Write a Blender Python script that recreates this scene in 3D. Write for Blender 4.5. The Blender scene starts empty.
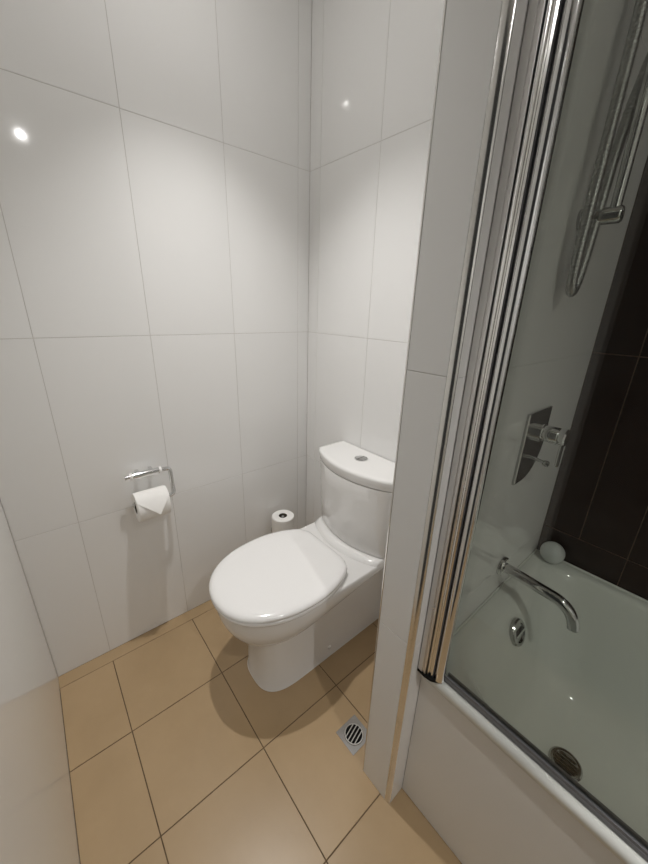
import bpy, bmesh, math, random
from mathutils import Matrix, Vector

random.seed(7)
scene = bpy.context.scene
COL = scene.collection
PI = math.pi

# ------------------------------------------------------------------ camera
cam_data = bpy.data.cameras.new('camera')
cam = bpy.data.objects.new('camera', cam_data)
COL.objects.link(cam)
cam_data.sensor_fit = 'HORIZONTAL'
cam_data.sensor_width = 36.0
cam_data.lens = 346.472 / 648.0 * 36.0
cam_data.clip_start = 0.01
CAMPOS = (1.27916, -0.97871, 1.29102)   # metres, room corner at the origin
RIGHT, DOWN, FWD = ((0.640712, 0.767273, 0.027923), (0.27502, -0.195396, -0.941374), (-0.716835, 0.610829, -0.336208))
cam.matrix_world = Matrix((
    (RIGHT[0], -DOWN[0], -FWD[0], CAMPOS[0]),
    (RIGHT[1], -DOWN[1], -FWD[1], CAMPOS[1]),
    (RIGHT[2], -DOWN[2], -FWD[2], CAMPOS[2]),
    (0, 0, 0, 1)))
scene.camera = cam

# ------------------------------------------------------------------ world, exposure
world = bpy.data.worlds.new('world')
scene.world = world
world.use_nodes = True
world.node_tree.nodes['Background'].inputs[0].default_value = (0.035, 0.034, 0.032, 1)
world.node_tree.nodes['Background'].inputs[1].default_value = 1.0
vs = scene.view_settings
vs.view_transform = 'Standard'
vs.look = 'None'
vs.gamma = 1.0
vs.use_curve_mapping = False
vs.exposure = -0.15
scene.cycles.use_denoising = True
scene.cycles.max_bounces = 14
scene.cycles.diffuse_bounces = 7
scene.cycles.glossy_bounces = 6
scene.cycles.transparent_max_bounces = 16
scene.cycles.blur_glossy = 0.3
scene.cycles.sample_clamp_indirect = 30.0

# the two recessed ceiling lamps: x, y, power, cone (degrees), soft edge, point on the floor each is aimed at
CEIL = 2.30
LAMPS = [(0.41, -0.545, 54.0, 91.0, 1.0, (0.52, -0.44)), (2.11, -0.74, 50.0, 112.0, 1.0, (2.00, -0.70))]
LAMP_COLOUR = (1.0, 0.985, 0.965)
BULB_GLOW = 1100.0


# ------------------------------------------------------------------ materials
def new_mat(name):
    m = bpy.data.materials.new(name)
    m.use_nodes = True
    return m, m.node_tree.nodes, m.node_tree.links, m.node_tree.nodes['Principled BSDF']


def plain(name, col, rough=0.4, metal=0.0, spec=0.5, vary=0.0, scale=12.0, bump=0.0, bscale=200.0, coat=0.0):
    """Principled material with a little noise in colour and relief."""
    m, N, L, b = new_mat(name)
    b.inputs['Roughness'].default_value = rough
    b.inputs['Metallic'].default_value = metal
    b.inputs['Specular IOR Level'].default_value = spec
    b.inputs['Coat Weight'].default_value = coat
    b.inputs['Coat Roughness'].default_value = 0.05
    tc = N.new('ShaderNodeTexCoord')
    n = N.new('ShaderNodeTexNoise')
    n.inputs['Scale'].default_value = scale
    n.inputs['Detail'].default_value = 4.0
    L.new(tc.outputs['Object'], n.inputs['Vector'])
    r = N.new('ShaderNodeValToRGB')
    lo = [max(0, c * (1 - vary)) for c in col]
    hi = [min(1, c * (1 + vary)) for c in col]
    r.color_ramp.elements[0].position = 0.3
    r.color_ramp.elements[1].position = 0.7
    r.color_ramp.elements[0].color = (*lo, 1)
    r.color_ramp.elements[1].color = (*hi, 1)
    L.new(n.outputs['Fac'], r.inputs['Fac'])
    L.new(r.outputs['Color'], b.inputs['Base Color'])
    if bump > 0:
        n2 = N.new('ShaderNodeTexNoise')
        n2.inputs['Scale'].default_value = bscale
        n2.inputs['Detail'].default_value = 3.0
        L.new(tc.outputs['Object'], n2.inputs['Vector'])
        bp = N.new('ShaderNodeBump')
        bp.inputs['Strength'].default_value = bump
        bp.inputs['Distance'].default_value = 0.001
        L.new(n2.outputs['Fac'], bp.inputs['Height'])
        L.new(bp.outputs['Normal'], b.inputs['Normal'])
    return m


def tile_mat(name, col, rough, spread, scale, cloud=0.0, cloudcol=None, bump=0.0, bscale=6.0):
    """Tile glaze: a small shift from tile to tile plus soft clouding inside a tile."""
    m, N, L, b = new_mat(name)
    b.inputs['Roughness'].default_value = rough
    oi = N.new('ShaderNodeObjectInfo')
    tc = N.new('ShaderNodeTexCoord')
    n = N.new('ShaderNodeTexNoise')
    n.inputs['Scale'].default_value = scale
    n.inputs['Detail'].default_value = 6.0
    n.inputs['Roughness'].default_value = 0.6
    geo = N.new('ShaderNodeNewGeometry')
    L.new(geo.outputs['Position'], n.inputs['Vector'])
    mix = N.new('ShaderNodeMix')
    mix.data_type = 'RGBA'
    c2 = cloudcol or col
    mix.inputs[6].default_value = (*col, 1)
    mix.inputs[7].default_value = (*c2, 1)
    mr = N.new('ShaderNodeMapRange')
    mr.inputs['From Min'].default_value = 0.35
    mr.inputs['From Max'].default_value = 0.7
    mr.inputs['To Max'].default_value = cloud
    L.new(n.outputs['Fac'], mr.inputs['Value'])
    L.new(mr.outputs['Result'], mix.inputs[0])
    hsv = N.new('ShaderNodeHueSaturation')
    mv = N.new('ShaderNodeMapRange')
    mv.inputs['To Min'].default_value = 1 - spread
    mv.inputs['To Max'].default_value = 1 + spread
    L.new(oi.outputs['Random'], mv.inputs['Value'])
    L.new(mv.outputs['Result'], hsv.inputs['Value'])
    L.new(mix.outputs[2], hsv.inputs['Color'])
    L.new(hsv.outputs['Color'], b.inputs['Base Color'])
    if bump > 0:
        n2 = N.new('ShaderNodeTexNoise')
        n2.inputs['Scale'].default_value = bscale
        n2.inputs['Detail'].default_value = 2.0
        L.new(geo.outputs['Position'], n2.inputs['Vector'])
        bp = N.new('ShaderNodeBump')
        bp.inputs['Strength'].default_value = bump
        bp.inputs['Distance'].default_value = 0.002
        L.new(n2.outputs['Fac'], bp.inputs['Height'])
        L.new(bp.outputs['Normal'], b.inputs['Normal'])
    return m


def glass_mat(name, tint):
    """Thin clear pane: lets light straight through and mirrors at the surface."""
    m, N, L, b = new_mat(name)
    N.remove(b)
    tr = N.new('ShaderNodeBsdfTransparent')
    tr.inputs['Color'].default_value = (*tint, 1)
    gl = N.new('ShaderNodeBsdfGlossy')
    gl.inputs['Roughness'].default_value = 0.02
    lw = N.new('ShaderNodeLayerWeight')
    pw = N.new('ShaderNodeMath')
    pw.operation = 'POWER'
    pw.inputs[1].default_value = 5.0
    L.new(lw.outputs['Facing'], pw.inputs[0])
    fr = N.new('ShaderNodeMath')
    fr.operation = 'MULTIPLY_ADD'
    fr.inputs[1].default_value = 0.96
    fr.inputs[2].default_value = 0.04
    L.new(pw.outputs[0], fr.inputs[0])
    mx = N.new('ShaderNodeMixShader')
    L.new(fr.outputs[0], mx.inputs['Fac'])
    L.new(tr.outputs[0], mx.inputs[1])
    L.new(gl.outputs[0], mx.inputs[2])
    L.new(mx.outputs[0], N['Material Output'].inputs['Surface'])
    return m


M = {}
M['tile'] = tile_mat('white_glazed_tile', (0.825, 0.82, 0.81), 0.065, 0.008, 2.0, 0.25, (0.81, 0.803, 0.79))
M['grout'] = plain('pale_grout', (0.60, 0.58, 0.55), 0.8, vary=0.05, scale=60)
M['floor_tile'] = tile_mat('beige_porcelain', (0.43, 0.305, 0.172), 0.32, 0.03, 5.0, 0.7, (0.375, 0.262, 0.143), 0.08, 60.0)
M['floor_grout'] = plain('brown_grout', (0.13, 0.085, 0.045), 0.85, vary=0.2, scale=80)
M['dark_tile'] = tile_mat('dark_brown_tile', (0.026, 0.010, 0.005), 0.25, 0.10, 4.0, 0.6, (0.018, 0.007, 0.0035))
M['dark_grout'] = plain('dark_grout', (0.13, 0.088, 0.065), 0.8, vary=0.1, scale=60)
M['paint'] = plain('white_paint', (0.82, 0.815, 0.80), 0.6, vary=0.01, bump=0.05)
M['gloss_white'] = plain('gloss_white_lacquer', (0.82, 0.815, 0.79), 0.10, vary=0.01, scale=3)
M['ceramic'] = plain('white_ceramic', (0.80, 0.79, 0.775), 0.06, vary=0.006, scale=4, coat=0.3)
M['seat'] = plain('white_seat_plastic', (0.84, 0.83, 0.82), 0.13, vary=0.004, scale=5)
M['bath'] = plain('white_bath_acrylic', (0.74, 0.75, 0.71), 0.10, vary=0.01, scale=3)
M['panel'] = plain('white_bath_panel', (0.82, 0.81, 0.785), 0.28, vary=0.012, scale=5, bump=0.05, bscale=120)
M['chrome'] = plain('polished_chrome', (0.72, 0.72, 0.72), 0.07, metal=1.0, vary=0.01)
M['chrome_dark'] = plain('dull_chrome', (0.50, 0.50, 0.49), 0.16, metal=1.0, vary=0.05, scale=40)  # darker, rougher chrome
M['alu'] = plain('satin_aluminium', (0.68, 0.67, 0.66), 0.33, metal=1.0, vary=0.02, scale=30)
M['bright_alu'] = plain('bright_aluminium', (0.78, 0.77, 0.75), 0.16, metal=1.0, vary=0.02, scale=30)
M['hose_metal'] = plain('ribbed_hose_metal', (0.42, 0.42, 0.41), 0.3, metal=1.0, vary=0.03)
M['steel'] = plain('brushed_steel', (0.48, 0.47, 0.46), 0.25, metal=1.0, vary=0.05, scale=40)
M['black'] = plain('black_rubber_and_shade', (0.006, 0.006, 0.006), 0.7, spec=0.15, vary=0.1)  # black parts, also the painted shade inside the floor drain
M['seal'] = plain('grey_seal_plastic', (0.17, 0.17, 0.18), 0.35, vary=0.05)
M['silicone'] = plain('white_silicone', (0.75, 0.74, 0.71), 0.35, vary=0.02, scale=30)
M['paper'] = plain('white_tissue', (0.86, 0.845, 0.82), 0.9, spec=0.1, vary=0.015, scale=40, bump=0.25, bscale=350)
M['card'] = plain('grey_card', (0.10, 0.085, 0.07), 0.9, spec=0.1, vary=0.08, scale=40)
M['rubber_white'] = plain('pale_rubber', (0.62, 0.64, 0.63), 0.35, vary=0.03, scale=20)
M['glass'] = glass_mat('clear_glass', (0.895, 0.91, 0.885))
M['ring_white'] = plain('white_plastic', (0.8, 0.79, 0.77), 0.3, vary=0.01)
_m, _N, _L, _b = new_mat('lamp_lens')
_b.inputs['Base Color'].default_value = (0.9, 0.88, 0.84, 1)
_b.inputs['Emission Color'].default_value = (*LAMP_COLOUR, 1)
_b.inputs['Emission Strength'].default_value = BULB_GLOW
M['lens'] = _m


# ------------------------------------------------------------------ helpers
def link(name, me, mat, parent=None, smooth=None):
    o = bpy.data.objects.new(name, me)
    COL.objects.link(o)
    if mat is not None and not me.materials:
        me.materials.append(M[mat])
    if smooth is not None:
        for p in me.polygons:
            p.use_smooth = True
        me.set_sharp_from_angle(angle=math.radians(smooth))
    if parent is not None:
        o.parent = parent
    return o


def obj(name, bm, mat, parent=None, smooth=None):
    bmesh.ops.recalc_face_normals(bm, faces=bm.faces)
    me = bpy.data.meshes.new(name)
    bm.to_mesh(me)
    bm.free()
    return link(name, me, mat, parent, smooth)


def thing(name, label, cat, loc=(0, 0, 0), group=None):
    o = bpy.data.objects.new(name, None)
    COL.objects.link(o)
    o.location = loc
    o.empty_display_size = 0.05
    o['label'] = label
    o['category'] = cat
    if group:
        o['group'] = group
    return o


def tag(o, label, cat, group=None):
    o['label'] = label
    o['category'] = cat
    if group:
        o['group'] = group
    return o


def struct(o, label, cat):
    o['kind'] = 'structure'
    o['label'] = label
    o['category'] = cat
    return o


def box(bm, a, b, bevel=0.0, seg=2):
    """Axis-aligned box from corner a to corner b added to bm."""
    vs_ = [bm.verts.new((x, y, z)) for z in (a[2], b[2]) for y in (a[1], b[1]) for x in (a[0], b[0])]
    q = [(0, 2, 3, 1), (4, 5, 7, 6), (0, 1, 5, 4), (2, 6, 7, 3), (0, 4, 6, 2), (1, 3, 7, 5)]
    fs = [bm.faces.new([vs_[i] for i in f]) for f in q]
    if bevel > 0:
        es = {e for f in fs for e in f.edges}
        bmesh.ops.bevel(bm, geom=list(es), offset=bevel, segments=seg, affect='EDGES', profile=0.5)
    return bm


def loft(bm, rings, cap0=True, cap1=True, closed=True):
    """Skin a list of rings with the same number of points."""
    R = [[bm.verts.new(p) for p in r] for r in rings]
    n = len(R[0])
    for i in range(len(R) - 1):
        for j in range(n if closed else n - 1):
            k = (j + 1) % n
            bm.faces.new((R[i][j], R[i][k], R[i + 1][k], R[i + 1][j]))
    if cap0:
        bm.faces.new(R[0])
    if cap1:
        bm.faces.new(R[-1])
    return R


def tube(bm, pts, rad, n=12, cap=True):
    """Round tube along points; rad is a number or one number per point."""
    P = [Vector(p) for p in pts]
    rads = rad if isinstance(rad, (list, tuple)) else [rad] * len(P)
    t0 = (P[1] - P[0]).normalized()
    up = Vector((0, 0, 1)) if abs(t0.z) < 0.9 else Vector((0, 1, 0))
    u = t0.cross(up).normalized()
    rings = []
    for i, p in enumerate(P):
        if i == 0:
            t = t0
        elif i == len(P) - 1:
            t = (P[i] - P[i - 1]).normalized()
        else:
            t = (P[i + 1] - P[i - 1]).normalized()
        u = (u - t * u.dot(t)).normalized()
        v = t.cross(u)
        rings.append([p + (u * math.cos(2 * PI * k / n) + v * math.sin(2 * PI * k / n)) * rads[i] for k in range(n)])
    loft(bm, rings, cap, cap)
    return bm


def lathe(bm, prof, origin, axis='Z', n=32):
    """Turn a profile of (radius, height) round an axis through origin."""
    o = Vector(origin)
    ax = {'X': (Vector((0, 1, 0)), Vector((0, 0, 1)), Vector((1, 0, 0))),
          'Y': (Vector((0, 0, 1)), Vector((1, 0, 0)), Vector((0, 1, 0))),
          'Z': (Vector((1, 0, 0)), Vector((0, 1, 0)), Vector((0, 0, 1)))}[axis]
    rings = [[o + (ax[0] * math.cos(2 * PI * k / n) + ax[1] * math.sin(2 * PI * k / n)) * r + ax[2] * h for k in range(n)]
             for r, h in prof]
    loft(bm, rings)
    return bm


def bez(p0, p1, p2, p3, n=12):
    out = []
    for i in range(n + 1):
        t = i / n
        out.append(tuple((1 - t) ** 3 * a + 3 * t * (1 - t) ** 2 * b + 3 * t * t * (1 - t) * c + t ** 3 * d
                         for a, b, c, d in zip(p0, p1, p2, p3)))
    return out


TILE_CACHE = {}


def tile_mesh(w, h, t, c, mat):
    """One chamfered tile lying in its own XY plane, face towards +Z."""
    key = (round(w, 4), round(h, 4), round(t, 4), c, mat)
    if key in TILE_CACHE:
        return TILE_CACHE[key]
    V = []
    for z, i in ((0, 0), (t - c, 0), (t, c)):
        for sx, sy in ((-1, -1), (1, -1), (1, 1), (-1, 1)):
            V.append((sx * (w / 2 - i), sy * (h / 2 - i), z))
    F = [(3, 2, 1, 0), (8, 9, 10, 11)]
    for l in (0, 4):
        for j in range(4):
            k = (j + 1) % 4
            F.append((l + j, l + k, l + 4 + k, l + 4 + j))
    me = bpy.data.meshes.new('tile')
    me.from_pydata(V, [], F)
    me.update()
    me.materials.append(M[mat])
    TILE_CACHE[key] = me
    return me


AXES = {'+X': ((0, 1, 0), (0, 0, 1), (1, 0, 0)),
        '-X': ((0, -1, 0), (0, 0, 1), (-1, 0, 0)),
        '-Y': ((1, 0, 0), (0, 0, 1), (0, -1, 0)),
        '+Z': ((1, 0, 0), (0, 1, 0), (0, 0, 1))}


def lay_tile(parent, face, plane, u0, u1, v0, v1, mat, gap=0.0015, t=0.0022, c=0.0005):
    """A tile on a wall or floor: u and v are the two in-plane coordinates."""
    me = tile_mesh(u1 - u0 - gap, v1 - v0 - gap, t, c, mat)
    a, b, n = [Vector(k) for k in AXES[face]]
    uc, vc = (u0 + u1) / 2, (v0 + v1) / 2
    if face == '+X' or face == '-X':
        pos = Vector((plane, uc, vc))
    elif face == '-Y':
        pos = Vector((uc, plane, vc))
    else:
        pos = Vector((uc, vc, plane))
    pos -= n * t
    o = bpy.data.objects.new('tile', me)
    COL.objects.link(o)
    o.parent = parent
    o.matrix_world = Matrix(((a[0], b[0], n[0], pos[0]), (a[1], b[1], n[1], pos[1]), (a[2], b[2], n[2], pos[2]), (0, 0, 0, 1)))
    return o


def lay_grid(parent, face, plane, us, vs_, mat, **kw):
    for i in range(len(us) - 1):
        for j in range(len(vs_) - 1):
            if us[i + 1] - us[i] > 0.006 and vs_[j + 1] - vs_[j] > 0.006:
                lay_tile(parent, face, plane, us[i], us[i + 1], vs_[j], vs_[j + 1], mat, **kw)


# ------------------------------------------------------------------ the room
FRONT = -1.125     # wall beside the camera
RIGHTX = 2.64      # far end of the bath
BATHY = 0.29       # dark wall behind the bath
PX0, PX1, PY = 0.886, 0.990, -0.457   # partition between toilet and bath
ROWS = [0.0, 0.590, 1.190, 1.790, CEIL]
G = 0.0012         # depth of a joint


def slab(name, a, b, mat, label, cat):
    bm = bmesh.new()
    box(bm, a, b)
    return struct(obj(name, bm, mat), label, cat)


floor = slab('floor', (-0.06, FRONT - 0.06, -0.08), (RIGHTX + 0.06, BATHY + 0.06, -G), 'floor_grout',
             'beige square tiled floor with brown joints', 'floor')
fx = [0.0] + [0.053 + 0.302 * k for k in range(0, 9)] + [RIGHTX]
fy = [FRONT] + [-0.052 - 0.3025 * k for k in range(3, -1, -1)] + [0.0]
lay_tile(floor, '+Z', 0.0, fx[0], fx[1], FRONT, 0.0, 'floor_tile', gap=0.0004, c=0.0002)   # cut strip along the wall
for i in range(1, len(fx) - 1):
    for j in range(len(fy) - 1):
        if fx[i] >= PX1 - 0.04 and fy[j] >= -0.40:
            continue
        lay_tile(floor, '+Z', 0.0, fx[i], fx[i + 1], fy[j], fy[j + 1], 'floor_tile', gap=0.003)

ceiling = slab('ceiling', (-0.06, FRONT - 0.06, CEIL), (RIGHTX + 0.06, BATHY + 0.06, CEIL + 0.06), 'paint',
               'plain white painted ceiling with recessed lamps', 'ceiling')

wall_left = slab('wall_left', (-0.06, FRONT - 0.06, -0.001), (-G, 0.06, CEIL), 'grout',
                 'white gloss tiled wall with the paper holder', 'wall')
lay_grid(wall_left, '+X', 0.0, [FRONT, -0.960, -0.657, -0.356, -0.056, 0.0], ROWS, 'tile')

wall_back = slab('wall_back', (-G, G, -0.001), (PX0, BATHY + 0.06, CEIL), 'grout',
                 'white gloss tiled wall behind the toilet', 'wall')
lay_grid(wall_back, '-Y', 0.0, [0.0, 0.064, 0.364, 0.664, PX0], ROWS, 'tile')

bm = bmesh.new()
DOOR0, DOOR1, DOORH = 1.00, 1.62, 2.05      # unseen doorway by the camera, added to cut bounced light
box(bm, (0.0, FRONT - 0.06, -0.001), (DOOR0, FRONT, CEIL))
box(bm, (DOOR0, FRONT - 0.06, DOORH), (DOOR1, FRONT, CEIL))
box(bm, (DOOR1, FRONT - 0.06, -0.001), (RIGHTX, FRONT, CEIL))
wall_front = struct(obj('wall_front', bm, 'gloss_white'), 'plain gloss white wall at lower left edge', 'wall')
wall_right = slab('wall_right', (RIGHTX, FRONT - 0.06, -0.001), (RIGHTX + 0.06, BATHY + 0.06, CEIL), 'paint',
                  'plain white wall at the far end of the bath', 'wall')

wall_bath = slab('wall_bath', (PX1, BATHY + G, -0.001), (RIGHTX, BATHY + 0.06, CEIL), 'dark_grout',
                 'dark brown tiled wall behind the bath', 'wall')
dx = [PX1, 1.097, 1.222, 1.347, 1.472, 1.597, 1.722, 1.847, 1.972, 2.097, 2.222, 2.347, 2.472, RIGHTX]
lay_grid(wall_bath, '-Y', BATHY, dx, [0.600, 1.191, 1.790, CEIL], 'dark_tile', gap=0.0028)
lay_grid(wall_bath, '-Y', BATHY, [PX1] + dx[2:], [0.40, 0.600], 'dark_tile', gap=0.0028)

# partition wall between the toilet and the bath, tiled on all its faces, metal corner trims
TR, TRY, TL = 0.015, 0.007, 0.007
bm = bmesh.new()
prof = [(PX0 + G, BATHY + 0.06), (PX0 + G, PY + TL), (PX0 + TL, PY + TL), (PX0 + TL, PY + G), (PX1 - TR, PY + G),
        (PX1 - TR, PY + TRY), (PX1 - G, PY + TRY), (PX1 - G, BATHY + 0.06)]
loft(bm, [[(x, y, z) for x, y in prof] for z in (-0.001, CEIL)])
wall_part = struct(obj('wall_partition', bm, 'grout'), 'narrow white tiled partition wall between toilet and bath', 'wall')
lay_grid(wall_part, '-Y', PY, [PX0 + TL, PX1 - TR], ROWS, 'tile')
lay_grid(wall_part, '-X', PX0, [PY + TL, -0.22, 0.0], ROWS, 'tile')
lay_grid(wall_part, '+X', PX1, [PY + TRY, BATHY], ROWS, 'tile', gap=0.0006, c=0.0002)


def quarter(cx, cy, r, r2, a0, a1, zc0, zc1, n=10):
    """Quarter-round bar, flat sides inwards."""
    pts = [(cx, cy)] + [(cx + r * math.cos(a0 + (a1 - a0) * k / n), cy + r2 * math.sin(a0 + (a1 - a0) * k / n)) for k in range(n + 1)]
    b_ = bmesh.new()
    loft(b_, [[(x, y, z) for x, y in pts] for z in (zc0, zc1)])
    return b_


t1 = obj('corner_trim', quarter(PX1 - TR, PY + TRY, TR, TRY, -PI / 2, 0, 0.0, CEIL), 'bright_alu', wall_part, smooth=40)
t1['label'] = 'polished rounded metal corner trim beside the shower screen'
t2 = obj('corner_trim', quarter(PX0 + TL, PY + TL, TL, TL, PI, 1.5 * PI, 0.0, CEIL), 'bright_alu', wall_part, smooth=40)
t2['label'] = 'thin pale metal edge trim on the toilet side'


# ------------------------------------------------------------------ ceiling lamps
def downlight(x, y, power, cone, blend, aim, label):
    t = thing('downlight', label, 'ceiling lamp', (x, y, CEIL), 'recessed ceiling lamps')
    b_ = bmesh.new()
    n = 32
    rings = []
    for r, h in ((0.038, -0.001), (0.038, -0.006), (0.052, -0.005), (0.054, -0.001)):
        rings.append([(r * math.cos(2 * PI * k / n), r * math.sin(2 * PI * k / n), h) for k in range(n)])
    loft(b_, rings + [rings[0]], False, False)
    bmesh.ops.remove_doubles(b_, verts=b_.verts, dist=1e-5)
    obj('bezel', b_, 'alu', t, smooth=40)
    b_ = bmesh.new()
    lathe(b_, [(0.0375, -0.0008), (0.0375, -0.003), (0.016, -0.004)], (0, 0, 0), 'Z', 24)
    obj('reflector', b_, 'alu', t)
    b_ = bmesh.new()
    lathe(b_, [(0.0105, -0.0042), (0.010, -0.008), (0.007, -0.011), (0.001, -0.012)], (0, 0, 0), 'Z', 24)
    obj('lens', b_, 'lens', t)
    ld = bpy.data.lights.new('downlight_bulb', 'SPOT')
    ld.energy = power
    ld.color = LAMP_COLOUR
    ld.spot_size = math.radians(cone)
    ld.spot_blend = blend
    ld.shadow_soft_size = 0.018
    lo = bpy.data.objects.new('bulb', ld)
    COL.objects.link(lo)
    lo.parent = t
    lo.location = (0, 0, -0.03)
    lo.rotation_euler = Vector((aim[0] - x, aim[1] - y, -CEIL)).to_track_quat('-Z', 'Y').to_euler()
    return t


downlight(*LAMPS[0], 'recessed round ceiling lamp above the toilet')
downlight(*LAMPS[1], 'recessed round ceiling lamp towards the far end of the bath')

# ------------------------------------------------------------------ bathtub
RIM = 0.500
BY0 = -0.413       # front lip


def rrect(x0, x1, y0, y1, r, z, n=8):
    r = min(r, (x1 - x0) / 2 - 1e-4, (y1 - y0) / 2 - 1e-4)
    out = []
    for cx, cy, a in ((x1 - r, y1 - r, 0), (x0 + r, y1 - r, PI / 2), (x0 + r, y0 + r, PI), (x1 - r, y0 + r, 1.5 * PI)):
        for k in range(n + 1):
            t = a + PI / 2 * k / n
            out.append((cx + r * math.cos(t), cy + r * math.sin(t), z))
    return out


tub = thing('bathtub', 'white built-in bathtub with chrome waste and overflow behind the glass screen', 'bathtub', (0, 0, 0))
bm = bmesh.new()
X0, X1, Y1 = PX1 + 0.001, RIGHTX - 0.001, BATHY - 0.001
loft(bm, [
    rrect(X0 + .004, X1, BY0 + .010, Y1 - .004, .006, .470),
    rrect(X0, X1, BY0, Y1, .006, .476),
    rrect(X0, X1, BY0, Y1, .006, .490),
    rrect(X0 + .003, X1 - .003, BY0 + .003, Y1, .008, .497),
    rrect(X0 + .008, X1 - .008, BY0 + .010, Y1 - .002, .010, RIM),
    rrect(1.018, 2.590, -0.379, 0.262, .125, RIM),
    rrect(1.028, 2.580, -0.372, 0.254, .122, RIM - .003),
    rrect(1.040, 2.565, -0.363, 0.245, .118, RIM - .013),
    rrect(1.054, 2.548, -0.355, 0.236, .115, .463),
    rrect(1.080, 2.505, -0.342, 0.222, .112, .412),
    rrect(1.100, 2.460, -0.326, 0.206, .110, .340),
    rrect(1.116, 2.400, -0.306, 0.188, .108, .260),
    rrect(1.132, 2.350, -0.284, 0.170, .105, .200),
    rrect(1.150, 2.300, -0.260, 0.150, .100, .160),
    rrect(1.180, 2.250, -0.226, 0.122, .090, .138),
    rrect(1.210, 2.200, -0.192, 0.090, .075, .128),
    rrect(1.230, 2.150, -0.150, 0.050, .060, .1245),
], cap0=False)
obj('tub_shell', bm, 'bath', tub, smooth=60)
# overflow cover on the tap end
bm = bmesh.new()
lathe(bm, [(0.038, -0.003), (0.038, 0.006), (0.035, 0.010), (0.027, 0.011), (0.025, 0.007), (0.002, 0.007)], (0, 0, 0), 'X', 32)
ovf = obj('overflow_cover', bm, 'chrome_dark', tub, smooth=35)
ovf.matrix_world = Matrix.Translation((1.0760, -0.050, 0.424)) @ Matrix.Rotation(math.radians(-22), 4, 'Y')
bm = bmesh.new()
box(bm, (-0.002, -0.026, -0.004), (0.003, 0.026, 0.004), 0.001, 1)
cb = obj('overflow_bar', bm, 'chrome', ovf)
cb.location = (0.010, 0, 0)
# waste
bm = bmesh.new()
lathe(bm, [(0.040, 0.0), (0.040, 0.002), (0.036, 0.0045), (0.030, 0.004), (0.028, 0.001), (0.002, 0.001)], (1.272, -0.062, 0.1252), 'Z', 32)
wst = obj('bath_waste', bm, 'chrome_dark', tub, smooth=35)
bm = bmesh.new()
for k in range(-2, 3):
    w = math.sqrt(0.027 ** 2 - (k * 0.010) ** 2)
    box(bm, (1.272 - w, -0.062 + k * 0.010 - 0.002, 0.1263), (1.272 + w, -0.062 + k * 0.010 + 0.002, 0.1285))
obj('waste_grid', bm, 'black', wst)
# silicone joints along the walls belong to the tub edge
bm = bmesh.new()
tube(bm, [(X0 + .02, Y1 - .005, RIM), (X1 - .02, Y1 - .005, RIM)], 0.004, 8)
tube(bm, [(X0 + .0024, Y1 - .01, RIM + .0005), (X0 + .0024, -0.375, RIM + .0005)], 0.0032, 8)
obj('sealant_bead', bm, 'bath', tub, smooth=60)

bm = bmesh.new()
box(bm, (PX1 + 0.001, -0.400, 0.002), (RIGHTX - 0.001, -0.385, 0.4690), 0.001, 1)
obj('front_panel', bm, 'panel', tub)['label'] = 'plain off-white panel closing the bath front'

# ------------------------------------------------------------------ shower screen
ZB, ZT = 0.509, 1.96
scr = thing('shower_screen', 'frameless hinged glass shower screen with bright metal wall profile on the bath rim', 'shower screen', (1.0, -0.40, 0.5))


def part(name, bm_, mat, root, smooth=None):
    """Link a part whose coordinates are in world space under a root that is not at the origin."""
    o = obj(name, bm_, mat, root, smooth)
    o.matrix_parent_inverse = Matrix.Translation(root.location).inverted()
    return o


def extrude(pts, z0, z1):
    b_ = bmesh.new()
    loft(b_, [[(x, y, z0) for x, y in pts], [(x, y, z1) for x, y in pts]])
    return b_


# wall channel with a stepped front
part('wall_profile', extrude([(.9912, -.386), (.9912, -.4245), (.9935, -.4260), (1.0035, -.4260), (1.0045, -.4240), (1.0062, -.4240),
                              (1.0072, -.4255), (1.0105, -.4255), (1.0115, -.4240), (1.0115, -.386)], ZB, ZT), 'alu', scr)
part('hinge_profile', extrude([(1.0128, -.388), (1.0128, -.4190), (1.0140, -.4225), (1.0160, -.4235), (1.0180, -.4220), (1.0190, -.4190),
                               (1.0215, -.4190), (1.0235, -.4215), (1.0258, -.4190), (1.0258, -.388)], ZB, ZT), 'bright_alu', scr, smooth=35)
bm = bmesh.new()
tube(bm, [(1.0380, -.4090, ZB), (1.0380, -.4090, ZT)], 0.0106, 24)
part('pivot_tube', bm, 'chrome', scr, smooth=40)
part('pivot_gasket', extrude([(1.0260, -.392), (1.0260, -.4170), (1.0272, -.4170), (1.0272, -.392)], ZB, ZT - .004), 'seal', scr)
part('end_cap', extrude([(.9920, -.388), (.9920, -.4265), (1.012, -.4275), (1.026, -.4250), (1.036, -.4180), (1.0455, -.4090), (1.0455, -.390)], 0.5015, ZB), 'black', scr)
bm = bmesh.new()
box(bm, (1.0400, -.3945, ZB + .0025), (1.84, -.3885, ZT - 0.005), 0.0008, 1)
part('glass_pane', bm, 'glass', scr)
bm = bmesh.new()
box(bm, (1.0460, -.3990, ZB), (1.84, -.3950, ZB + .009), 0.0006, 1)
box(bm, (1.0460, -.3880, ZB), (1.84, -.3835, ZB + .009), 0.0006, 1)
box(bm, (1.0460, -.4000, ZB - .0065), (1.84, -.3825, ZB + .002), 0.0006, 1)
part('bottom_seal', bm, 'seal', scr)
bm = bmesh.new()
box(bm, (1.0030, -.4275, 0.700), (1.0095, -.4250, 0.7035), 0.0005, 1)
part('rivet', bm, 'bright_alu', scr)

# ------------------------------------------------------------------ toilet
TCX = 0.452
wc = thing('toilet', 'white close-coupled toilet with closed lid beside the partition wall', 'toilet', (TCX, -0.35, 0.0))


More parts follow.
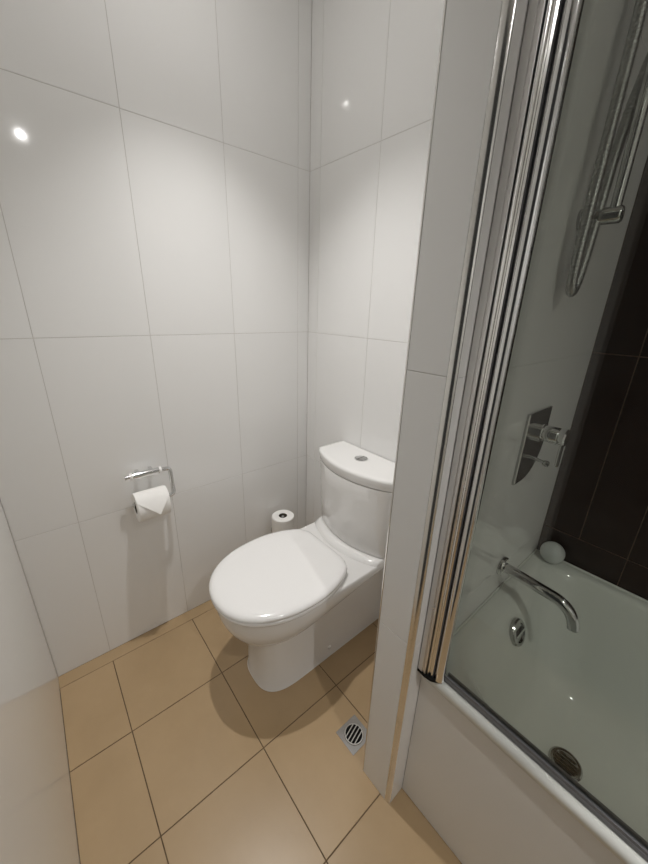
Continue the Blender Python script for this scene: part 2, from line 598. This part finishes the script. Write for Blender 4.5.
def half_outline(hw, yr, ys, yf, ns=9, nc=16, ex=2.2):
    pts = [(hw, yr + (ys - yr) * k / ns) for k in range(ns)]
    for k in range(nc + 1):
        a = PI / 2 * k / nc
        pts.append((hw * math.cos(a) ** (2 / ex) if k < nc else 0.0, ys + (yf - ys) * math.sin(a) ** (2 / ex)))
    return pts


def full(pts, z):
    L_ = [(TCX + x, y, z) for x, y in pts]
    Rr = [(TCX - x, y, z) for x, y in reversed(pts[:-1])]
    return L_ + Rr


# pan: each point of the outline carries its own profile from the floor to the rim
base = half_outline(0.107, -0.003, -0.42, -0.572, ex=3.0)
top = half_outline(0.181, -0.003, -0.42, -0.679, ex=2.2)
ZTOP = 0.408


def crease(y):
    k = [(-0.70, .238), (-0.58, .242), (-0.48, .258), (-0.31, .292), (-0.15, .338), (0.0, .345)]
    for (a, za), (b, zb) in zip(k, k[1:]):
        if y <= b:
            return za + (zb - za) * max(0, (y - a) / (b - a))
    return k[-1][1]


def level(fr, zf):
    pts, zz = [], []
    cx = TCX - 0.005 * (1 - fr)            # the foot stands a little to the left of the rim
    for (bx, by), (tx, ty) in zip(base, top):
        pts.append((bx + (tx - bx) * fr, by + (ty - by) * fr))
        zz.append(zf(crease(by)))
    L_ = [(cx + x, y, z) for (x, y), z in zip(pts, zz)]
    return L_ + [(cx - x, y, z) for (x, y), z in reversed(list(zip(pts[:-1], zz[:-1])))]


rings = [level(0.03, lambda c: 0.0005), level(0.03, lambda c: 0.006), level(0.0, lambda c: 0.012), level(-0.03, lambda c: c * 0.5), level(0.0, lambda c: c * 0.92), level(0.05, lambda c: c)]
for k in range(1, 9):
    th = PI / 2 * k / 8
    rings.append(level(0.05 + 0.95 * math.sin(th) ** 0.95, lambda c, th=th: c + (ZTOP - 0.02 - c) * (1 - math.cos(th)) ** 0.85))
rings.append(level(1.0, lambda c: ZTOP - 0.010))
rings.append(level(0.985, lambda c: ZTOP - 0.003))
rings.append(level(0.95, lambda c: ZTOP))
bm = bmesh.new()
loft(bm, rings)
part('pan', bm, 'ceramic', wc, smooth=50)
# sealant line round the foot
bm = bmesh.new()
foot = half_outline(0.109, -0.008, -0.42, -0.575, ex=3.0)
loop = [(x - 0.005, y, z) for x, y, z in full(foot, 0.0022)]
tube(bm, loop, 0.0022, 6)
part('sealant_bead', bm, 'silicone', wc, smooth=60)
for s in (1, -1):
    bm = bmesh.new()
    lathe(bm, [(0.009, 0), (0.009, 0.003), (0.006, 0.006), (0.001, 0.007)], (TCX - 0.005 + s * 0.1035, -0.30, 0.045), 'X', 16)
    if s < 0:
        bmesh.ops.transform(bm, matrix=Matrix.Translation((TCX - 0.1085, 0, 0)) @ Matrix.Scale(-1, 4, (1, 0, 0)) @ Matrix.Translation((-(TCX - 0.1085), 0, 0)), verts=bm.verts)
    part('bolt_cap', bm, 'seat', wc, smooth=50)


def lid_outline(hw, back, ymid, front, rc=0.03):
    """Egg-shaped seat outline, straight across the hinge."""
    pts = []
    nb = 10
    e = 0.250
    for k in range(nb):
        y = back + (ymid - back) * k / nb
        pts.append((hw * math.sqrt(max(0, 1 - ((y - ymid) / e) ** 2)), y))
    # round the rear corner
    x0 = pts[0][0]
    head = [(0.0 + x0 * 0.5, back + .001), (x0 - 0.030, back + 0.0005), (x0 - 0.014, back - 0.003), (x0 - 0.003, back - 0.010)]
    pts = head + [p for p in pts if p[1] < back - 0.012]
    for k in range(19):
        a = PI / 2 * k / 18
        pts.append((hw * math.cos(a) ** 0.90 if k < 18 else 0.0, ymid + (front - ymid) * math.sin(a) ** 0.90))
    return pts


def ring_in(pts, z, d):
    cy = -0.45
    return full([(x * (1 - d / 0.187), cy + (y - cy) * (1 - d / 0.22)) for x, y in pts], z)


lo_ = lid_outline(0.194, -0.248, -0.44, -0.693)
bm = bmesh.new()
loft(bm, [ring_in(lo_, .4095, .012), ring_in(lo_, .412, .004), ring_in(lo_, .416, .0015), ring_in(lo_, .423, .0015), ring_in(lo_, .4260, .004), ring_in(lo_, .4268, .012)])
part('seat', bm, 'seat', wc, smooth=50)
bm = bmesh.new()
loft(bm, [ring_in(lo_, .4270, .016), ring_in(lo_, .4300, .014), ring_in(lo_, .4302, .003), ring_in(lo_, .4325, .0), ring_in(lo_, .438, .0005), ring_in(lo_, .4435, .004),
          ring_in(lo_, .4470, .010), ring_in(lo_, .4490, .019), ring_in(lo_, .4500, .034), ring_in(lo_, .4508, .07), ring_in(lo_, .4512, .12)])
part('lid', bm, 'seat', wc, smooth=60)
for s in (-1, 1):
    bm = bmesh.new()
    tube(bm, [(TCX + s * 0.075 - 0.022, -0.244, .417), (TCX + s * 0.075 + 0.022, -0.244, .417)], 0.007, 16)
    box(bm, (TCX + s * 0.075 - 0.016, -0.250, .4085), (TCX + s * 0.075 + 0.016, -0.238, .414), 0.002)
    part('hinge', bm, 'seat', wc, smooth=40)


# cistern, bowed front
def cist_ring(hw, yside, yfront, z, back=-0.004, r=0.012, n=18):
    pts = [(TCX + hw, back, z)]
    pts.append((TCX + hw, yside + r, z))
    for k in range(n + 1):
        u = 1 - 2 * k / n
        x = u * (hw - r * 0.25)
        y = yside + (yfront - yside) * (1 - abs(u) ** 2.0)
        if k in (0, n):
            y = yside + r * 0.25
        pts.append((TCX + x, y, z))
    pts.append((TCX - hw, yside + r, z))
    pts.append((TCX - hw, back, z))
    return pts


# raised shelf of the pan that carries the cistern
bm = bmesh.new()
loft(bm, [cist_ring(.1795, -.165, -.212, .404), cist_ring(.1795, -.163, -.209, .4090), cist_ring(.1790, -.148, -.192, .4190), cist_ring(.178, -.138, -.181, .4225), cist_ring(.174, -.128, -.170, .4225)])
part('cistern_shelf', bm, 'ceramic', wc, smooth=50)
bm = bmesh.new()
loft(bm, [cist_ring(.170, -.114, -.157, .4225), cist_ring(.170, -.114, -.157, .4255), cist_ring(.180, -.124, -.168, .4257), cist_ring(.181, -.125, -.169, .4275), cist_ring(.185, -.128, -.175, .52), cist_ring(.190, -.132, -.184, .64),
          cist_ring(.193, -.134, -.188, .708), cist_ring(.192, -.133, -.187, .7095), cist_ring(.180, -.122, -.175, .7097), cist_ring(.180, -.122, -.175, .7130)])
cis = part('cistern', bm, 'ceramic', wc, smooth=40)
bm = bmesh.new()
loft(bm, [cist_ring(.182, -.124, -.177, .7132), cist_ring(.193, -.134, -.188, .7134), cist_ring(.194, -.135, -.189, .7150), cist_ring(.197, -.138, -.193, .7420),
          cist_ring(.196, -.137, -.192, .7475), cist_ring(.193, -.133, -.188, .7505), cist_ring(.188, -.127, -.182, .7520), cist_ring(.179, -.117, -.172, .7525)])
cl = obj('cistern_lid', bm, 'ceramic', cis, smooth=50)
# push button, two half moons in a chrome ring, set in the middle of the lid
bm = bmesh.new()
lathe(bm, [(0.026, .7515), (0.026, .7550), (0.0235, .7560), (0.0225, .7540), (0.001, .7540)], (TCX - .004, -0.080, 0), 'Z', 32)
obj('flush_plate', bm, 'chrome', cis, smooth=40)
for s in (-1, 1):
    bm = bmesh.new()
    pts = [(TCX - .004 + s * (0.0016 + 0.020 * math.cos(-PI / 2 + PI * k / 12)), -0.080 + 0.020 * math.sin(-PI / 2 + PI * k / 12)) for k in range(13)]
    loft(bm, [[(x, y, .7541) for x, y in pts], [(x, y, .7570) for x, y in pts], [(TCX - .004 + s * .0015 + (x - TCX + .004 - s * .0015) * .85, -0.080 + (y + .080) * .85, .7585) for x, y in pts]])
    obj('flush_button', bm, 'chrome_dark' if s > 0 else 'chrome', cis, smooth=40)

# ------------------------------------------------------------------ toilet paper holder and roll
AXX, RODZ, RY0, RY1, RR = 0.066, 0.629, -0.797, -0.692, 0.052
AXZ = RODZ - 0.0116                       # the roll hangs from its core
hold = thing('toilet_paper_holder', 'chrome bent-rod toilet paper holder on the white tiled wall', 'paper holder', (0.0, -0.74, 0.72))
bm = bmesh.new()
tube(bm, [(0.045, -0.792, 0.727), (0.045, -0.694, 0.727)], 0.0115, 20)
part('bracket_sleeve', bm, 'chrome', hold, smooth=40)
for y in (-0.765, -0.721):
    bm = bmesh.new()
    box(bm, (0.0005, y - .006, 0.7220), (0.036, y + .006, 0.7320), 0.002)
    part('wall_post', bm, 'chrome', hold, smooth=40)
for y in (-0.7905, -0.6965):
    bm = bmesh.new()
    tube(bm, [(0.045, y - .004, 0.727), (0.045, y + .004, 0.727)], 0.0125, 20)
    part('collar', bm, 'ring_white', hold, smooth=40)
rod = [(0.045, -0.810, 0.727), (0.045, -0.69, 0.727)] + bez((0.045, -0.684, 0.727), (0.045, -0.664, 0.727), (0.048, -0.664, 0.722), (0.050, -0.664, 0.706), 8) \
    + bez((0.056, -0.664, 0.660), (0.063, -0.664, 0.634), (AXX, -0.664, RODZ), (AXX, -0.682, RODZ), 8) + [(AXX, -0.70, RODZ), (AXX, -0.804, RODZ)]
bm = bmesh.new()
tube(bm, rod, 0.0074, 14)
part('rod', bm, 'chrome', hold, smooth=60)

roll = thing('toilet_paper_roll', 'white toilet paper roll on the wall holder, end folded to a point', 'toilet paper', (AXX, -0.745, AXZ))


def paper_roll(root, rings_, core_r, wall, axis, origin):
    n = 40
    b_ = bmesh.new()
    h0, h1 = rings_
    R_ = wall
    ring = [(core_r, h0), (R_ - .003, h0), (R_, h0 + .003), (R_, h1 - .003), (R_ - .003, h1), (core_r, h1)]
    o = Vector(origin)
    ax = {'Y': (Vector((0, 0, 1)), Vector((1, 0, 0)), Vector((0, 1, 0))), 'Z': (Vector((1, 0, 0)), Vector((0, 1, 0)), Vector((0, 0, 1)))}[axis]
    rr = [[o + (ax[0] * math.cos(2 * PI * k / n) + ax[1] * math.sin(2 * PI * k / n)) * r + ax[2] * h for k in range(n)] for r, h in ring]
    loft(b_, rr + [rr[0]], False, False)
    bmesh.ops.remove_doubles(b_, verts=b_.verts, dist=1e-6)
    part('paper', b_, 'paper', root, smooth=40)
    b_ = bmesh.new()
    ring = [(core_r - .0018, h0 + .0005), (core_r - .0002, h0 + .0005), (core_r - .0002, h1 - .0005), (core_r - .0018, h1 - .0005)]
    rr = [[o + (ax[0] * math.cos(2 * PI * k / n) + ax[1] * math.sin(2 * PI * k / n)) * r + ax[2] * h for k in range(n)] for r, h in ring]
    loft(b_, rr + [rr[0]], False, False)
    bmesh.ops.remove_doubles(b_, verts=b_.verts, dist=1e-6)
    part('core', b_, 'card', root, smooth=40)


paper_roll(roll, (RY0, RY1), 0.021, RR, 'Y', (AXX, 0, AXZ))
# folded end: over the front of the roll, narrowing to a point
bm = bmesh.new()
rows = []
nrow = 18
A0, A1, FREE = 95.0, 47.0, 0.062          # lies on the roll from A0 to A1, then hangs free
for i in range(nrow + 1):
    u = i / nrow
    if u < 0.4:
        a = math.radians(A0 + (A1 - A0) * u / 0.4)
        px, pz = (RR + .0012) * math.cos(a), (RR + .0012) * math.sin(a)
        w = 1.0
    else:
        a = math.radians(A1)
        d = (u - 0.4) / 0.6 * FREE
        px = (RR + .0012) * math.cos(a) + d * math.sin(a) * (1 - 4.5 * d)
        pz = (RR + .0012) * math.sin(a) - d * math.cos(a) - 3.0 * d * d
        w = 1 - max(0, (u - 0.46) / 0.54)
    yc = -0.735
    ya = yc + (RY0 - yc) * w
    yb = yc + (RY1 - yc) * w
    rows.append([(AXX + px, ya + (yb - ya) * k / 6, AXZ + pz) for k in range(7)])
inner = [[(AXX + (x - AXX) * 0.985, y, AXZ + (z - AXZ) * 0.985) for x, y, z in r_] for r_ in rows]
Ro = loft(bm, rows, False, False, closed=False)
Ri = loft(bm, inner, False, False, closed=False)
for i in range(nrow):
    bm.faces.new((Ro[i][0], Ro[i + 1][0], Ri[i + 1][0], Ri[i][0]))
    bm.faces.new((Ro[i][6], Ro[i + 1][6], Ri[i + 1][6], Ri[i][6]))
bmesh.ops.remove_doubles(bm, verts=bm.verts, dist=1e-6)
fl = part('folded_end', bm, 'paper', roll, smooth=60)
fl['label'] = 'end of the paper folded into a triangle'

# spare roll on a peg behind the toilet
SX, SY, SZ = 0.078, -0.197, 0.355
spare = thing('spare_roll_holder', 'chrome peg on the wall carrying a spare roll behind the toilet', 'roll holder', (0.0, SY, 0.24))
bm = bmesh.new()
lathe(bm, [(0.022, 0.0005), (0.022, 0.006), (0.018, 0.008), (0.001, 0.008)], (0, SY, 0.238), 'X', 24)
part('wall_flange', bm, 'chrome', spare, smooth=40)
bm = bmesh.new()
tube(bm, [(0.006, SY, 0.238), (0.05, SY, 0.238)] + bez((0.062, SY, 0.238), (SX, SY, 0.238), (SX, SY, 0.240), (SX, SY, 0.256), 8) + [(SX, SY, SZ - 0.004)], 0.007, 14)
part('peg', bm, 'chrome', spare, smooth=60)
bm = bmesh.new()
lathe(bm, [(0.024, 0.2515), (0.024, 0.2545), (0.008, 0.2545)], (SX, SY, 0), 'Z', 24)
part('rest_plate', bm, 'chrome', spare, smooth=40)
sroll = thing('spare_paper_roll', 'white spare paper roll standing upright between wall and toilet', 'toilet paper', (SX, SY, 0.255))
paper_roll(sroll, (0.255, SZ), 0.020, 0.053, 'Z', (SX, SY, 0))

# ------------------------------------------------------------------ floor drain
DX0, DX1, DY0, DY1 = 0.768, 0.848, -0.455, -0.371
DCX, DCY = (DX0 + DX1) / 2, (DY0 + DY1) / 2
dr = thing('floor_drain', 'square steel floor drain with a round slotted grate beside the partition', 'floor drain', (DCX, DCY, 0.0))
bm = bmesh.new()
n = 32
HR = 0.0315
outer, innr = [], []
for k in range(n):
    a = 2 * PI * k / n
    c, s = math.cos(a), math.sin(a)
    m_ = max(abs(c), abs(s))
    outer.append((DCX + 0.040 * c / m_, DCY + 0.042 * s / m_))
    innr.append((DCX + HR * c, DCY + HR * s))
loft(bm, [[(x, y, .0003) for x, y in outer], [(x, y, .0022) for x, y in outer], [(x, y, .0022) for x, y in innr], [(x, y, .0003) for x, y in innr]], False, False)
part('frame', bm, 'steel', dr)
bm = bmesh.new()
lathe(bm, [(HR - .0004, .0003), (HR - .0004, .0006), (0.001, .0006)], (DCX, DCY, 0), 'Z', 32)
part('well_shade_disc', bm, 'black', dr)  # flat black disc: painted shade in place of a deep well
bm = bmesh.new()
rr = [[(DCX + r * math.cos(2 * PI * k / n), DCY + r * math.sin(2 * PI * k / n), z) for k in range(n)]
      for r, z in ((HR - .001, .0007), (HR - .001, .0032), (HR - .0045, .0032), (HR - .0045, .0007))]
loft(bm, rr + [rr[0]], False, False)
bmesh.ops.remove_doubles(bm, verts=bm.verts, dist=1e-6)
part('grate_ring', bm, 'bright_alu', dr, smooth=30)
ga = math.radians(14)
for k in range(-2, 2):
    off = (k + 0.5) * 0.0108
    w = math.sqrt((HR - .004) ** 2 - off ** 2)
    bm = bmesh.new()
    box(bm, (off - .0015, -w, .0007), (off + .0015, w, .0030))
    bmesh.ops.transform(bm, matrix=Matrix.Translation((DCX, DCY, 0)) @ Matrix.Rotation(ga, 4, 'Z'), verts=bm.verts)
    part('grate_bar', bm, 'bright_alu', dr)

# ------------------------------------------------------------------ taps and shower on the bath side of the partition
W = PX1
sp = thing('bath_spout', 'chrome curved bath spout on the white wall above the overflow', 'bath spout', (W, -0.036, 0.597))
bm = bmesh.new()
lathe(bm, [(0.029, 0.0005), (0.029, 0.010), (0.026, 0.014), (0.014, 0.015)], (W, -0.036, 0.597), 'X', 28)
part('wall_flange', bm, 'chrome', sp, smooth=40)
bm = bmesh.new()
tube(bm, [(W + .004, -.036, .597), (1.05, -.036, .594), (1.11, -.036, .590)] + bez((1.128, -.036, .589), (1.162, -.036, .586), (1.182, -.036, .568), (1.189, -.036, .530), 12), 0.0148, 20)
part('pipe', bm, 'chrome', sp, smooth=50)
bm = bmesh.new()
lathe(bm, [(0.0125, 0), (0.0125, .001), (0.001, .001)], (1.1892, -.036, .5285), 'Z', 16)
part('aerator', bm, 'black', sp)

mx = thing('shower_mixer', 'chrome shower mixer with square plate and lever above the bath spout', 'shower mixer', (W, -0.035, 0.98))
bm = bmesh.new()
y0, y1, z0, z1, rc = -0.105, 0.036, 0.884, 1.070, 0.105
pp = [(y0, z0), (y0, z1), (y1, z1)]
pp += [(y1 - rc + rc * math.cos(-PI / 2 * k / 12), z0 + rc + rc * math.sin(-PI / 2 * k / 12)) for k in range(13)]
rings = []
for x, d in ((W + .0005, 0), (W + .006, 0), (W + .008, .002)):
    cy, cz = (y0 + y1) / 2, (z0 + z1) / 2
    rings.append([(x, cy + (y - cy) * (1 - d / .07), cz + (z - cz) * (1 - d / .09)) for y, z in pp])
loft(bm, rings)
part('back_plate', bm, 'chrome_dark', mx, smooth=30)
bm = bmesh.new()
lathe(bm, [(0.026, .008), (0.026, .020), (0.021, .022), (0.021, .052), (0.019, .055), (0.001, .055)], (W, -0.024, 1.012), 'X', 28)
part('valve_body', bm, 'chrome', mx, smooth=35)
bm = bmesh.new()
lathe(bm, [(0.0215, .0555), (0.0225, .058), (0.0225, .068), (0.019, .071), (0.001, .071)], (W, -0.024, 1.012), 'X', 28)
hd = part('handle_cap', bm, 'chrome', mx, smooth=35)
bm = bmesh.new()
box(bm, (W + .060, -0.030, 0.935), (W + .068, -0.018, 1.000), 0.002)
o = obj('lever', bm, 'chrome', hd, smooth=40)
o.matrix_parent_inverse = Matrix.Translation(mx.location).inverted() @ Matrix.Translation(mx.location)
bm = bmesh.new()
tube(bm, [(W + .007, -0.036, 0.946), (W + .040, -0.036, 0.940)], 0.0045, 12)
dv = part('diverter_stem', bm, 'chrome', mx, smooth=50)
bm = bmesh.new()
lathe(bm, [(0.002, -.008), (0.007, -.006), (0.0085, 0), (0.007, .006), (0.002, .008)], (W + .044, -0.036, 0.9395), 'X', 20)
obj('diverter_knob', bm, 'chrome_dark', dv, smooth=50)

rl = thing('shower_rail', 'chrome vertical shower rail standing off the white wall above the mixer', 'shower rail', (W, -0.07, 1.475))
for z in (1.474, 2.12):
    bm = bmesh.new()
    lathe(bm, [(0.019, .0005), (0.019, .006), (0.015, .008), (0.015, .066), (0.013, .069), (0.001, .069)], (W, -0.070, z), 'X', 24)
    part('bracket', bm, 'chrome_dark', rl, smooth=35)
bm = bmesh.new()
tube(bm, [(1.045, -.070, 1.478), (1.045, -.070, 2.118)], 0.0095, 18)
part('rail_tube', bm, 'chrome', rl, smooth=50)
bm = bmesh.new()
tube(bm, [(1.045, -.070, 1.905), (1.045, -.070, 1.955)], 0.017, 20)
tube(bm, [(1.050, -.070, 1.930), (1.090, -.070, 1.935)], 0.014, 16)
part('slider', bm, 'chrome', rl, smooth=50)

hs = thing('hand_shower', 'chrome hand shower with ribbed hose looping beside the rail', 'hand shower', (1.06, -0.10, 1.6))
# ribbed hose: head end, down to the loop, back up to the wall elbow
path = [(1.098, -.074, 1.895)] + bez((1.096, -.074, 1.87), (1.060, -.060, 1.80), (1.022, -.040, 1.74), (1.020, -.066, 1.55), 60) \
    + bez((1.020, -.070, 1.52), (1.020, -.086, 1.295), (1.020, -.130, 1.295), (1.020, -.128, 1.42), 60)[1:] \
    + bez((1.020, -.128, 1.43), (1.020, -.122, 1.60), (1.018, -.108, 1.75), (1.016, -.105, 2.02), 70)[1:]
dense = []
for a, b in zip(path, path[1:]):
    L_ = (Vector(b) - Vector(a)).length
    k = max(1, round(L_ / 0.0016))
    for i in range(k):
        dense.append(tuple(Vector(a).lerp(Vector(b), i / k)))
dense.append(path[-1])
bm = bmesh.new()
tube(bm, dense, [0.0099 if (i // 2) % 2 else 0.0093 for i in range(len(dense))], 10)
part('hose', bm, 'hose_metal', hs, smooth=70)
bm = bmesh.new()
lathe(bm, [(0.022, .0005), (0.022, .006), (0.014, .010), (0.014, .034), (0.001, .036)], (W, -0.105, 2.03), 'X', 24)
part('wall_elbow', bm, 'chrome', hs, smooth=40)
bm = bmesh.new()
tube(bm, [(1.098, -.072, 1.885), (1.102, -.072, 1.95), (1.118, -.072, 2.02), (1.150, -.072, 2.07)], [.011, .013, .013, .016], 18)
part('handle', bm, 'chrome', hs, smooth=50)
bm = bmesh.new()
lathe(bm, [(0.02, .012), (0.046, .004), (0.050, -.006), (0.046, -.014), (0.001, -.015)], (0, 0, 0), 'Z', 28)
bmesh.ops.transform(bm, matrix=Matrix.Translation((1.168, -.072, 2.075)) @ Matrix.Rotation(math.radians(-35), 4, 'Y'), verts=bm.verts)
part('spray_head', bm, 'chrome', hs, smooth=40)

# round pale object in the bath corner
BX_, BY_, BR_ = 1.046, 0.251, 0.036
bt = thing('bath_ball', 'pale grey ball resting on the bath rim in the tiled corner', 'ball', (BX_, BY_, RIM))
bm = bmesh.new()
bmesh.ops.create_uvsphere(bm, u_segments=32, v_segments=20, radius=BR_)
for v in bm.verts:
    v.co.z = max(v.co.z, -BR_ * 0.95)
    v.co += Vector((BX_, BY_, RIM + BR_ * 0.95 + 0.0005))
part('shell', bm, 'rubber_white', bt, smooth=70)
